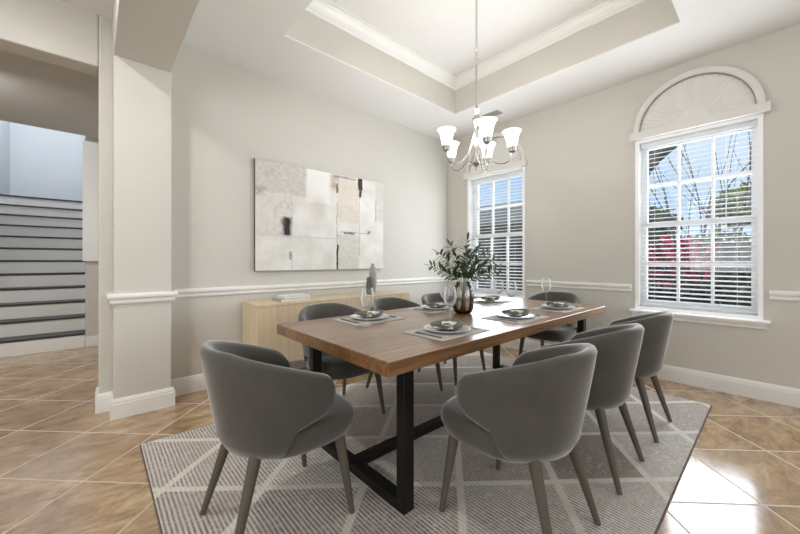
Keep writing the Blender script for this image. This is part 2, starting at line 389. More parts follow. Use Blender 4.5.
def lathe(bm, prof, n=32, c=(0, 0, 0)):
    c = Vector(c); rings = []
    for r, z in prof:
        if r < 1e-6: rings.append([bm.verts.new(c + Vector((0, 0, z)))])
        else: rings.append([bm.verts.new(c + Vector((r*math.cos(2*PI*i/n), r*math.sin(2*PI*i/n), z))) for i in range(n)])
    for A, B in zip(rings, rings[1:]):
        if len(A) == 1 and len(B) == 1: continue
        for i in range(n):
            j = (i+1) % n
            if len(A) == 1: bm.faces.new((A[0], B[i], B[j]))
            elif len(B) == 1: bm.faces.new((A[i], A[j], B[0]))
            else: bm.faces.new((A[i], A[j], B[j], B[i]))
def obj(name, bm, mat, parent=None, smooth=False, bevel=0, seg=2, loc=None, angle=40, subsurf=0):
    bmesh.ops.recalc_face_normals(bm, faces=bm.faces)
    me = bpy.data.meshes.new(name); bm.to_mesh(me); bm.free()
    if isinstance(mat, (list, tuple)):
        for m in mat: me.materials.append(m)
    else: me.materials.append(mat)
    o = bpy.data.objects.new(name, me); COL.objects.link(o)
    if parent: o.parent = parent
    if loc: o.location = loc
    if smooth:
        for p in me.polygons: p.use_smooth = True
        if angle < 180: me.set_sharp_from_angle(angle=math.radians(angle))
    if bevel:
        b = o.modifiers.new('bevel', 'BEVEL'); b.width = bevel; b.segments = seg; b.limit_method = 'ANGLE'; b.angle_limit = math.radians(40)
        if smooth or True: b.harden_normals = False
    if subsurf:
        s = o.modifiers.new('sub', 'SUBSURF'); s.levels = subsurf; s.render_levels = subsurf
    return o
def BM(): return bmesh.new()
def boxes(*bs):
    bm = BM()
    for b in bs: box(bm, *b)
    return bm
def tag(o, label, cat, group=None):
    o['label'] = label; o['category'] = cat
    if group: o['group'] = group
    return o
def thing(name, label, cat, loc=(0, 0, 0), rz=0, group=None):
    o = bpy.data.objects.new(name, None); COL.objects.link(o); o.location = loc; o.rotation_euler = (0, 0, rz)
    o.empty_display_size = .1
    return tag(o, label, cat, group)
def struct(name, bm, mat, parent=None, **kw):
    o = obj(name, bm, mat, parent, **kw)
    if not parent: o['kind'] = 'structure'
    return o
def dup(root, loc, rz, label, group=None):
    r = root.copy(); COL.objects.link(r); r.location = loc; r.rotation_euler = (0, 0, rz); r['label'] = label
    if group: r['group'] = group
    for ch in list(root.children):
        c = ch.copy(); COL.objects.link(c); c.parent = r
        for g in ch.children:
            d = g.copy(); COL.objects.link(d); d.parent = c
    return r

# ------------------------------------------------------------------ room shell
XE, YN = 4.16, 3.476       # inner faces of the window wall and the picture wall
HC = 3.05                  # soffit height
HT = 3.47                  # tray height
struct('floor', boxes((-4.2, XE+.2, -4.2, 12.2, -.15, 0)), M['tile'])
# window wall with two openings
W1, W2 = (2.181, 3.088), (.066, .965); ZS, ZH = .67, 2.40
bm = BM()
for y0, y1, z0, z1 in ((-4.2, W2[0], 0, 3.7), (W2[1], W1[0], 0, 3.7), (W1[1], YN+.2, 0, 3.7),
                       (W2[0], W2[1], 0, ZS), (W2[0], W2[1], ZH, 3.7), (W1[0], W1[1], 0, ZS), (W1[0], W1[1], ZH, 3.7)):
    box(bm, XE, XE+.2, y0, y1, z0, z1)
struct('wall_east', bm, M['wall'])
# picture wall, and the header over the opening to the stair hall
XJ = .02
struct('wall_north', boxes((XJ, XE, YN, YN+.2, 0, 3.7), (-2.6, XJ, YN, YN+.2, 2.655, 3.7), (-4.2, -2.6, YN, YN+.2, 0, 3.7)), M['wall'], bevel=.012, seg=3)
struct('wall_pillar', boxes((.10, .46, 3.26, YN, 0, 2.69)), M['wall'], bevel=.012, seg=3)
struct('trim_1', boxes((.10, .46, -4.2, YN, 2.685, HC)), M['wall'], bevel=.012, seg=3)   # dropped beam
struct('wall_west', boxes((-4.2, -4.0, -4.2, 12.2, 0, 3.7)), M['wall'])
struct('wall_south', boxes((-4.0, XE, -4.2, -4.0, 0, 3.7)), M['wall'])
# ceiling: soffit with the tray cut out
TX, TY = (1.17, 3.437), (.5, 2.75)
bm = boxes((-4.2, TX[0], -4.2, YN, HC, HC+.012), (TX[1], XE+.2, -4.2, YN, HC, HC+.012),
           (TX[0], TX[1], -4.2, TY[0], HC, HC+.012), (TX[0], TX[1], TY[1], YN, HC, HC+.012),
           (TX[0]-.2, TX[1]+.2, TY[0]-.2, TY[1]+.2, HT, HT+.1))
ceil = struct('ceiling', bm, M['ceiling'])
e = .012
struct('tray_side', boxes((TX[0]-.06, TX[0]-e*0, TY[0]-.06, TY[1]+.06, HC+.012, HT), (TX[1], TX[1]+.06, TY[0]-.06, TY[1]+.06, HC+.012, HT),
                          (TX[0], TX[1], TY[0]-.06, TY[0], HC+.012, HT), (TX[0], TX[1], TY[1], TY[1]+.06, HC+.012, HT)), M['wall'], ceil)
# crown moulding round the tray: a stepped profile swept round the four sides
bm = BM()
prof = [(0, .115), (.012, .115), (.018, .095), (.03, .088), (.045, .06), (.07, .035), (.082, .028), (.09, .014), (.11, .012), (.11, 0), (0, 0)]
loops = []
for d, dz in prof:
    loops.append([bm.verts.new((x, y, HT-dz)) for x, y in ((TX[0]+d, TY[0]+d), (TX[1]-d, TY[0]+d), (TX[1]-d, TY[1]-d), (TX[0]+d, TY[1]-d))])
for A, B in zip(loops, loops[1:]):
    for i in range(4): bm.faces.new((A[i], A[(i+1) % 4], B[(i+1) % 4], B[i]))
struct('trim_2', bm, M['trim'])

# chair rail and baseboard profiles: (out from wall, height)
RAIL = [(0, .84), (.012, .843), (.02, .855), (.017, .872), (.02, .88), (.034, .886), (.038, .90), (.036, .914), (.028, .92), (0, .92)]
BASE = [(0, 0), (.02, 0), (.02, .108), (.016, .114), (.018, .12), (.014, .134), (.008, .146), (0, .146)]
def run(bm, prof, pts, out):
    """sweep a wall profile along a plan polyline; 'out' gives the outward miter offset at each point"""
    L = [[bm.verts.new((p[0]+o[0]*d, p[1]+o[1]*d, z)) for d, z in prof] for p, o in zip(pts, out)]
    k = len(prof)
    for A, B in zip(L, L[1:]):
        for i in range(k): bm.faces.new((A[i], B[i], B[(i+1) % k], A[(i+1) % k]))
    bm.faces.new(L[0]); bm.faces.new(L[-1][::-1])
bm = BM(); run(bm, RAIL, [(.46, YN), (XE, YN)], [(0, -1), (0, -1)]); struct('trim_3', bm, M['trim'])
bm = BM(); run(bm, RAIL, [(.10, YN), (.10, 3.26), (.46, 3.26), (.46, YN)], [(-1, 0), (-1, -1), (1, -1), (1, 0)]); struct('trim_4', bm, M['trim'])
bm = BM()
for a, b in ((W1[1]+.035, YN), (W2[1]+.035, W1[0]-.035), (-4.0, W2[0]-.035)):
    run(bm, RAIL, [(XE, a), (XE, b)], [(-1, 0), (-1, 0)])
struct('trim_5', bm, M['trim'])
bm = BM(); run(bm, BASE, [(.46, YN), (XE, YN)], [(0, -1), (0, -1)])
struct('baseboard_north', bm, M['trim'])
bm = BM(); run(bm, BASE, [(XJ, YN+.2), (XJ, YN), (.10, YN), (.10, 3.26), (.46, 3.26), (.46, YN)], [(-1, 0), (-1, -1), (-1, -1), (-1, -1), (1, -1), (1, 0)])
struct('baseboard_pillar', bm, M['trim'])
bm = BM(); run(bm, BASE, [(XE, YN), (XE, -4.0)], [(-1, 0), (-1, 0)]); struct('baseboard_east', bm, M['trim'])

# ------------------------------------------------------------------ windows
def window(nm, y0, y1):
    c = .03
    bm = boxes((XE-.012, XE+.2, y0-.002, y0+c, ZS, ZH), (XE-.012, XE+.2, y1-c, y1+.002, ZS, ZH),
               (XE-.012, XE+.2, y0+c, y1-c, ZH-c, ZH), (XE+.0, XE+.2, y0+c, y1-c, ZS, ZS+.03))
    fr = struct(nm, bm, M['windowtrim'])
    a, b = y0+c, y1-c; zb, zt = ZS+.03, ZH-c; zm = zb + (zt-zb)*.5
    s = .042
    x0, x1 = XE+.11, XE+.16
    def sash(z0, z1, xo, name):
        bm = boxes((x0+xo, x1+xo, a, a+s, z0, z1), (x0+xo, x1+xo, b-s, b, z0, z1), (x0+xo, x1+xo, a+s, b-s, z0, z0+s+.012), (x0+xo, x1+xo, a+s, b-s, z1-s, z1))
        q = obj(name, bm, M['windowtrim'], fr)
        g0, g1 = a+s, b-s; h0, h1 = z0+s+.012, z1-s
        bm = BM()
        for k in (1, 2):
            y = g0+(g1-g0)*k/3; box(bm, x0+xo+.006, x1+xo-.006, y-.011, y+.011, h0, h1)
        zc = (h0+h1)/2
        for k in range(3):
            box(bm, x0+xo+.006, x1+xo-.006, g0+(g1-g0)*k/3+.011*(k > 0), g0+(g1-g0)*(k+1)/3-.011*(k < 2), zc-.012, zc+.012)
        obj('muntin_grid', bm, M['windowtrim'], q)
        obj('pane', boxes((x0+xo+.022, x0+xo+.026, g0, g1, h0, h1)), M['pane'], q)
    sash(zb, zm+.02, -.0, 'lower_sash'); sash(zm-.02, zt, .05-.02, 'upper_sash')
    bm = boxes((XE-.075, XE+.1, y0-.045, y1+.045, ZS-.022, ZS))
    obj('window_sill', bm, M['windowtrim'], fr, bevel=.006)
    bm = BM(); prism(bm, [(XE, ZS-.022), (XE-.05, ZS-.022), (XE-.045, ZS-.04), (XE-.025, ZS-.055), (XE-.02, ZS-.075), (XE, ZS-.075)], 'y', y0-.025, y1+.025)
    obj('sill_apron', bm, M['windowtrim'], fr)
    return fr
window('window_1', *W1); window('window_2', *W2)

def blind(y0, y1, label):
    t = thing('window_blind', label, 'blind', (XE+.055, (y0+y1)/2, ZS+.035))
    h = (y1-y0)/2-.04; top = ZH-.03-(ZS+.035)
    obj('head_rail', boxes((-.026, .026, -h, h, top-.045, top-.004)), M['blind'], t, bevel=.003)
    bm = BM(); z = top-.075; k = 0
    while z > .045:
        n = 6; A = []; B = []
        for i in range(n+1):
            x = -.024+.048*i/n; zz = z+.0035*(1-(2*i/n-1)**2) + .2*x
            A.append((x, zz)); B.append((x, zz-.0028))
        prism(bm, A+B[::-1], 'y', -h, h)
        z -= .0437; k += 1
    obj('slats', bm, M['blind'], t)
    obj('bottom_rail', boxes((-.024, .024, -h, h, .005, .026)), M['blind'], t, bevel=.003)
    for s in (-.72, .72):
        bm = BM(); tube(bm, [(-.027, h*s, .02), (-.027, h*s, top-.04)], .0012, 6); obj('ladder_cord', bm, M['blind'], t)
    bm = BM(); tube(bm, [(-.034, -h*.55, top-.06), (-.034, -h*.55, top-.95)], .0035, 8); obj('tilt_wand', bm, M['blind'], t, smooth=True)
blind(*W1, 'white slatted blind in the left window beside the olive branches')
blind(*W2, 'white slatted blind in the right window with pink blossom outside')

def arch(y0, y1, label):
    """half-round sunburst panel with its surround and ledge over a window"""
    yc = (y0+y1)/2; R = .465; z0 = ZH+.075
    t = thing('arched_sunburst_panel', label, 'arched panel', (XE, yc, ZH))
    obj('ledge', boxes((-.06, 0, -R-.03, R+.03, .002, .075)), M['wall2'], t, bevel=.004)
    n = 48
    bm = BM()
    prof = [(R, 0), (R, -.038), (R-.012, -.044), (R-.04, -.044), (R-.052, -.036), (R-.052, 0)]
    L = [[bm.verts.new((x, r*math.cos(PI*i/n), .075+r*math.sin(PI*i/n))) for r, x in prof] for i in range(n+1)]
    for A, B in zip(L, L[1:]):
        for i in range(len(prof)): bm.faces.new((A[i], B[i], B[(i+1) % len(prof)], A[(i+1) % len(prof)]))
    bm.faces.new(L[0]); bm.faces.new(L[-1][::-1])
    obj('surround', bm, M['wall2'], t, smooth=True, angle=30)
    # pleated fan: thin tapering folds radiating from the hub
    bm = BM(); m = 2*26; r0, r1 = .12, R-.06; b0 = []; b1 = []
    for i in range(m+1):
        a = PI*i/m; d0 = -.008 if i % 2 else -.011; d1 = -.010 if i % 2 else -.017
        b0.append(bm.verts.new((d0, r0*math.cos(a), .075+r0*math.sin(a)))); b1.append(bm.verts.new((d1, r1*math.cos(a), .075+r1*math.sin(a))))
    for i in range(m): bm.faces.new((b0[i], b0[i+1], b1[i+1], b1[i]))
    obj('pleated_fan', bm, M['wall2'], t)
    bm = BM(); pts = [(r0*math.cos(PI*i/24), .075+r0*math.sin(PI*i/24)) for i in range(25)]
    prism(bm, pts, 'x', -.022, -.001); obj('fan_hub', bm, M['wall2'], t, bevel=.002)
    bm = BM()
    tube(bm, [(-.03, (R-.056)*math.cos(PI*i/n), .075+(R-.056)*math.sin(PI*i/n)) for i in range(n+1)], .0035, 6); obj('painted_shade_line', bm, M['vent'], t, smooth=True)  # solid grey tube drawn as the shade line between surround and fan
M['wall2'] = plain('pale_greige_millwork', (222, 220, 214), .6, .012, 4)
arch(*W1, 'half-round sunburst panel over the left window, partly behind the chandelier')
arch(*W2, 'half-round sunburst panel over the right window, fully in view')

# ------------------------------------------------------------------ stair hall
HZ = 2.78; SY = 6.28; RISE = .197; RUN = .272; NS = 12
struct('wall_hall', boxes((-.10, .7, SY-.01, SY+.15, 0, HZ+.4)), M['hallwall'])
struct('baseboard_hall', boxes((-.10, .6, SY-.03, SY-.01, 0, .14)), M['trim'], bevel=.004)
struct('trim_6', boxes((-.125, .6, SY-.07, SY-.0101, 1.165, HZ)), M['trim'])
struct('wall_hall_right', boxes((.6, .75, YN+.2, 12.2, 0, 5.4)), M['hallwall'])
struct('ceiling_hall', boxes((-4.0, .6, YN+.2, 5.95, HZ, HZ+.3)), M['hallwall'])
struct('wall_upper_hall', boxes((-4.0, .6, 5.80, 5.95, HZ+.3, 5.4)), M['stairwall'])
struct('wall_stair_right', boxes((-.10, .05, SY+.15, 10.6, 0, 5.4)), M['stairwall'])
struct('wall_stair_left', boxes((-1.45, -1.30, SY, 10.6, 0, 5.4)), M['stairwall'])
struct('wall_stair_back', boxes((-1.45, .05, 10.5, 10.65, 0, 5.4)), M['stairwall'])
struct('ceiling_stairwell', boxes((-4.0, .7, 5.95, 10.65, 5.4, 5.5)), M['ceiling'])
struct('wall_hall_left', boxes((-4.0, -1.45, SY, SY+.15, 0, 5.4)), M['hallwall'])
t = thing('staircase', 'straight staircase with dark treads and pale risers beyond the left opening', 'staircase', (-.7, SY, 0))
for k in range(NS):
    y = RUN*k; z1 = RISE*(k+1)
    top = .9 if k == NS-1 else 0
    obj('riser', boxes((-.595, .595, y, y+RUN, RISE*k, z1-.028)), M['riser'], t)
    obj('tread', boxes((-.595, .595, y-.022, y+RUN+top, z1-.028, z1)), M['tread'], t, bevel=.006)
bm = boxes((-.595, .595, -.012, .0, 0, .16)); obj('kick_board', bm, M['trim'], t)

# ------------------------------------------------------------------ rug
RX, RY = (.208, 3.68), (.337, 2.68)
rug = thing('area_rug', 'large taupe rug with pale diamond lattice under the dining table', 'rug', ((RX[0]+RX[1])/2, (RY[0]+RY[1])/2, 0))
hx, hy = (RX[1]-RX[0])/2, (RY[1]-RY[0])/2
obj('pile', boxes((-hx+.006, hx-.006, -hy+.006, hy-.006, .001, .010)), M['rug'], rug, bevel=.003)
bm = boxes((-hx, -hx+.006, -hy, hy, .001, .008), (hx-.006, hx, -hy, hy, .001, .008), (-hx+.006, hx-.006, -hy, -hy+.006, .001, .008), (-hx+.006, hx-.006, hy-.006, hy, .001, .008))
obj('binding', bm, M['rugedge'], rug)
RZ = .010

# ------------------------------------------------------------------ dining table
TXR, TYR = (.862, 3.41), (1.022, 2.13); TZ = .76
tcx, tcy = (TXR[0]+TXR[1])/2, (TYR[0]+TYR[1])/2
table = thing('dining_table', 'long walnut dining table on black steel frame legs', 'table', (tcx, tcy, RZ))
L, Wd = (TXR[1]-TXR[0])/2, (TYR[1]-TYR[0])/2
obj('tabletop', boxes((-L, L, -Wd, Wd, TZ-.062-RZ, TZ-RZ)), M['walnut'], table, bevel=.004)
lx = L-.205; ly = Wd-.125; hw = .032; zt = TZ-.062-RZ
for s in (-1, 1):
    obj('foot_bar', boxes((s*lx-hw, s*lx+hw, -ly-.026, ly+.026, .001, .05)), M['blacksteel'], table, bevel=.003)
    obj('top_bar', boxes((s*lx-hw, s*lx+hw, -ly-.026, ly+.026, zt-.04, zt)), M['blacksteel'], table, bevel=.003)
    for q in (-1, 1):
        obj('leg', boxes((s*lx-hw, s*lx+hw, q*ly-.026, q*ly+.026, .05, zt-.04)), M['blacksteel'], table, bevel=.003)
obj('stretcher', boxes((-lx+hw, lx-hw, -.03, .03, .004, .05)), M['blacksteel'], table, bevel=.003)

# ------------------------------------------------------------------ chairs
def chair_parts(t):
    # curved tub back sweeping down into the arms (chair faces +y)
    a, b, yc, fwd = .283, .262, .0, .165
    arc = PI/2*math.sqrt((a*a+b*b)/2)             # quarter-arc length, roughly
    tot = arc+fwd; N = 70
    bm = BM(); rows = []
    def plan(s, grow):
        """s = signed distance along the outline from the middle of the back"""
        sg = 1 if s >= 0 else -1; q = abs(s)
        if q <= arc:
            th = q/arc*PI/2; x = (a-grow)*math.sin(th); y = yc-(b-grow)*math.cos(th)
            n = Vector((math.sin(th)*b, -math.cos(th)*a)).normalized()
        else:
            f = (q-arc)/fwd; x = (a-grow) - .028*f*f; y = yc+(q-arc); n = Vector((1, .1*f)).normalized()
        return Vector((sg*x, y)), Vector((sg*n.x, n.y))
    for i in range(-N, N+1):
        s = tot*math.sin(PI/2*i/N)*.5 + tot*.5*i/N
        f = abs(s)/tot
        yy = plan(s, 0)[0].y
        top = .806 - .01*f - .15*(max(0, f-.2)/.8)**1.3
        g = min(1, max(0, (yy+.09)/.075)); g = g*g*(3-2*g)
        bot = .355 + .11*g + .035*min(1, max(0, (yy+.015)/.17))
        q = max(0, (abs(s)-(tot-.07))/.07)
        if q > 0:
            mid = (top*.45+bot*.55); k = math.sqrt(max(0, 1-q*q))
            top, bot = mid+(top-mid)*k, mid+(bot-mid)*k
        th = .026*(math.sqrt(max(0.02, 1-q**3)) if q > 0 else 1)
        row = []
        def pt(off, z):
            tz = (z-.355)/.465
            grow = .052*(1-min(1, max(0, tz)))**1.1 + .03*max(0, 1-tz/.16)**2          # narrower towards the base
            p, n = plan(s, grow)
            lean = -.03*max(0, tz)*math.cos(min(PI/2, abs(s)/arc*PI/2))
            return bm.verts.new((p.x+n.x*off, p.y+n.y*off+lean, z))
        h = top-bot; e = min(.02, h*.3)
        for w in (0, .12, .25, .4, .55, .7, .85): row.append(pt(th, bot+e+(h-2*e)*w))
        row.append(pt(th*.96, top-e)); row.append(pt(th*.6, top-e*.35)); row.append(pt(0, top)); row.append(pt(-th*.6, top-e*.35)); row.append(pt(-th*.96, top-e))
        for w in (.85, .7, .55, .4, .25, .12, 0): row.append(pt(-th, bot+e+(h-2*e)*w))
        row.append(pt(-th*.6, bot+e*.35)); row.append(pt(0, bot)); row.append(pt(th*.6, bot+e*.35))
        rows.append(row)
    k = len(rows[0])
    for A, B in zip(rows, rows[1:]):
        for i in range(k): bm.faces.new((A[i], B[i], B[(i+1) % k], A[(i+1) % k]))
    bm.faces.new(rows[0]); bm.faces.new(rows[-1][::-1])
    obj('backrest', bm, M['fabric'], t, smooth=True, angle=180)
    # seat: rounded cushion, D-shaped in plan
    bm = BM(); n = 56
    def out(sc, k):
        th = 2*PI*k/n; c, s_ = math.cos(th), math.sin(th); p = 2.0/3.4
        x = .262*math.copysign(abs(c)**p, c); y = .275*math.copysign(abs(s_)**p, s_)
        if y < 0: x = .262*math.copysign(abs(c)**(2/2.1), c); y = .238*math.copysign(abs(s_)**(2/2.3), s_)
        return x*sc, y*sc
    prof = [(.72, .345), (.86, .350), (.925, .362), (.955, .382), (1.0, .41), (1.0, .435), (.985, .452), (.95, .464), (.85, .472), (.6, .477), (.3, .479)]
    R_ = [[bm.verts.new((out(sc, j)[0], out(sc, j)[1]*1.03+.043, z)) for j in range(n)] for sc, z in prof]
    for A, B in zip(R_, R_[1:]):
        for j in range(n): bm.faces.new((A[j], A[(j+1) % n], B[(j+1) % n], B[j]))
    bm.faces.new(R_[0][::-1]); bm.faces.new(R_[-1])
    obj('seat', bm, M['fabric'], t, smooth=True, angle=180)
    for sx, sy in ((-1, 1), (1, 1), (-1, -1), (1, -1)):
        tx, ty = (.2, .2) if sy > 0 else (.155, -.15)
        fx, fy = (.236, .25) if sy > 0 else (.21, -.262)
        bm = BM(); tube(bm, [(sx*tx, ty, .385), (sx*(tx+fx)/2, (ty+fy)/2, .192), (sx*fx, fy, .0)], [.025, .019, .0125], 16)
        obj('leg', bm, M['chairleg'], t, smooth=True, angle=60)
GC = 'upholstered tub chairs round the dining table'
CH = [((.625, 1.535), -PI/2, 'grey velvet tub chair at the near left end of the table, in front'),
      ((1.425, .78), 0, 'grey velvet tub chair in the foreground, nearest of three on the window side'),
      ((2.135, .775), 0, 'grey velvet tub chair, middle of the three on the window side'),
      ((2.862, .765), 0, 'grey velvet tub chair closest to the right window with pink blossom'),
      ((3.66, 1.63), PI/2, 'grey velvet tub chair at the far end of the table against the window wall'),
      ((1.385, 2.23), PI, 'grey velvet tub chair on the sideboard side, in front of the books'),
      ((2.05, 2.23), PI, 'grey velvet tub chair on the sideboard side, in front of the grey vases'),
      ((2.72, 2.23), PI, 'grey velvet tub chair on the sideboard side, behind the leafy vase')]
chair0 = thing('dining_chair', CH[0][2], 'chair', (*CH[0][0], RZ+.0005), CH[0][1], GC)
chair_parts(chair0)
for (x, y), rz, lb in CH[1:]: dup(chair0, (x, y, RZ+.0005), rz, lb, GC)

# ------------------------------------------------------------------ sideboard
sb = thing('sideboard', 'low light oak sideboard under the abstract painting', 'sideboard', (1.055, 3.05, 0))
SW, SD, SZ0, SZ1 = 1.864, .385, .215, .775
obj('body', boxes((0, SW, .02, SD, SZ0, SZ1-.022), (0, SW, 0, SD, SZ1-.022, SZ1)), M['oak'], sb, bevel=.002)
for k in range(4):
    obj('door', boxes((.466*k+.002, .466*(k+1)-.002, 0, .0195, SZ0, SZ1-.0245)), M['oak'], sb, bevel=.0015)
for x in (.06, SW-.06, SW/2):
    for y in (.06, SD-.05):
        obj('leg', boxes((x-.015, x+.015, y-.015, y+.015, 0, SZ0)), M['blacksteel'], sb)

def book(x0, x1, y0, y1, z, h, mat, label):
    t = thing('book', label, 'book', ((x0+x1)/2, (y0+y1)/2, z), 0, 'books on the sideboard'); a, b = (x1-x0)/2, (y1-y0)/2
    c = .0025
    obj('cover', boxes((-a, a, -b, b, 0, c), (-a, a, -b, b, h-c, h), (-a, -a+c, -b, b, c, h-c)), mat, t)
    obj('pages', boxes((-a+c, a-.004, -b+.004, b-.004, c, h-c)), M['paper'], t)
book(1.30, 1.61, 3.12, 3.34, SZ1, .026, M['covergrey'], 'pale grey book at the bottom of the pile on the sideboard')
book(1.34, 1.615, 3.13, 3.33, SZ1+.0262, .024, M['cover'], 'white book on top of the pile on the sideboard')

def flatvase(name, loc, w, d, h, mat, label, neck):
    t = thing(name, label, 'vase', loc)
    bm = BM(); n = 28
    prof = [(.45, 0), (.62, .02), (.85, .14), (1, .36), (1.0, .55), (.82, .8), (neck, .94), (neck*.9, 1.0), (neck*.6, 1.0), (neck*.55, .9)]
    R_ = []
    for r, z in prof:
        R_.append([bm.verts.new((w*r*math.cos(2*PI*j/n), d*r*math.sin(2*PI*j/n), h*z)) for j in range(n)])
    for A, B in zip(R_, R_[1:]):
        for j in range(n): bm.faces.new((A[j], A[(j+1) % n], B[(j+1) % n], B[j]))
    bm.faces.new(R_[0][::-1]); bm.faces.new(R_[-1])
    obj('vessel', bm, mat, t, smooth=True, angle=60)
    bm = BM(); bmesh.ops.create_circle(bm, cap_ends=True, segments=n, radius=1)
    for v in bm.verts: v.co.x *= w*neck*.6; v.co.y *= d*neck*.6
    obj('mouth', bm, M['mouthshade'], t, loc=(0, 0, h+.0006))  # flat dark disc painted as the shade inside the vase mouth
flatvase('ceramic_vase', (2.49, 3.25, SZ1), .05, .042, .36, M['ceramic'], 'tall pale grey ceramic vase on the sideboard, behind the short dark one', .42)
flatvase('ceramic_vase', (2.38, 3.17, SZ1), .042, .04, .2, M['ceramicdark'], 'short charcoal ceramic vase on the sideboard', .8)

# ------------------------------------------------------------------ painting
pt = thing('abstract_painting', 'large abstract canvas in off-white, beige and black on the left wall', 'painting', (1.173, YN-.04, 1.066))
PW, PH = 1.632, 1.118
obj('stretcher_edge', boxes((0, PW, .003, .038, 0, PH)), M['canvas'], pt)
obj('canvas', boxes((.002, PW-.002, 0, .0028, .002, PH-.002)), M['paint'], pt)

# ------------------------------------------------------------------ chandelier
cx, cy = 2.303, 1.625
ch = thing('chandelier', 'five-arm brushed nickel chandelier with lit bell glass shades', 'chandelier', (cx, cy, 1.90))
Z = lambda z: z-1.90
bm = BM(); lathe(bm, [(0, Z(HT-.001)), (.065, Z(HT-.001)), (.065, Z(HT-.012)), (.05, Z(HT-.028)), (.015, Z(HT-.038)), (0, Z(HT-.038))]); obj('canopy', bm, M['nickel'], ch, smooth=True)
bm = BM(); z = Z(2.43); k = 0
while z < Z(HT-.035):
    pts = []
    for j in range(12):
        an = 2*PI*j/12; u, vv = .0085*math.cos(an), .0165*math.sin(an)
        pts.append((u, 0, z+vv) if k % 2 else (0, u, z+vv))
    tube(bm, pts, .0024, 6, closed=True); z += .026; k += 1
obj('chain', bm, M['nickel'], ch, smooth=True)
bm = BM()
lathe(bm, [(0, 0), (.007, .004), (.012, .018), (.008, .03), (.03, .045), (.036, .058), (.024, .07), (.012, .08), (.012, .16), (.016, .2), (.010, .24), (.010, .34), (.018, .37), (.03, .40), (.034, .42), (.02, .44), (.012, .455), (.022, .475), (.03, .492), (.014, .505), (.006, .53), (0, .533)], 24)
obj('column', bm, M['nickel'], ch, smooth=True, angle=50)
rv, fv = Vector((.743, -.669, 0)), Vector((.669, .743, 0))
for k in range(5):
    an = math.radians(3+72*k); d = rv*math.sin(an) - fv*math.cos(an); d.normalize()
    R = .275
    def P(r, z): return d*r + Vector((0, 0, z))
    ctl = [P(.012, .41), P(.022, .33), P(.045, .22), (P(.085, .12)), P(.14, .06), P(.195, .04), P(.245, .055), P(R-.004, .09), P(R, .125)]
    pts = []
    for i in range(len(ctl)-1):
        p0, p1, p2, p3 = ctl[max(0, i-1)], ctl[i], ctl[i+1], ctl[min(len(ctl)-1, i+2)]
        for q in range(4):
            u = q/4; pts.append(.5*((2*p1)+(p2-p0)*u+(2*p0-5*p1+4*p2-p3)*u*u+(3*p1-p0-3*p2+p3)*u**3))
    pts.append(ctl[-1])
    bm = BM(); tube(bm, pts, .0055, 10); arm = obj('arm', bm, M['nickel'], ch, smooth=True, angle=60)
    bm = BM(); tube(bm, [P(.03, .06), P(.055, .045), P(.075, .06), P(.075, .085), P(.06, .09)], .004, 8); obj('scroll', bm, M['nickel'], arm, smooth=True, angle=60)
    c = P(R, 0)
    bm = BM(); lathe(bm, [(0, .118), (.012, .12), (.028, .13), (.03, .15), (.034, .158), (.034, .166), (0, .168)], 20, c); obj('socket', bm, M['shadesteel'], arm, smooth=True, angle=40)
    bm = BM(); sp = [(.034, .167), (.042, .18), (.048, .2), (.053, .235), (.06, .27), (.072, .298), (.084, .312), (.081, .314), (.069, .3), (.057, .271), (.05, .236), (.045, .2), (.03, .172)]
    sp = [(r*.86, .167+(z_-.167)*.86) for r, z_ in sp]; lathe(bm, sp, 32, c); sh = obj('glass_shade', bm, M['litglass'], arm, smooth=True, angle=180)
    light('chandelier_bulb_light', 'POINT', Vector((cx, cy, 1.90)) + P(R, .33), 7.8, (1, .98, .96), shadow_soft_size=.03)

# ceiling vent on the soffit
v = thing('ceiling_vent', 'small grey ceiling vent on the soffit behind the chandelier', 'vent', (3.78, 2.42, HC))
obj('frame', boxes((-.085, .085, -.15, -.135, -.012, -.0005), (-.085, .085, .135, .15, -.012, -.0005), (-.085, -.07, -.135, .135, -.012, -.0005), (.07, .085, -.135, .135, -.012, -.0005)), M['vent'], v)
v.scale = (.7, .7, 1)
bm = BM()
for i in range(9):
    x = -.06+.015*i; prism(bm, [(x-.006, -.002), (x+.004, -.011), (x+.006, -.010), (x-.004, -.001)], 'y', -.135, .135)
obj('louvres', bm, M['vent'], v)
obj('backing', boxes((-.07, .07, -.135, .135, -.001, -.0004)), M['ventdark'], v)  # flat dark sheet stands in for the shade behind the louvres

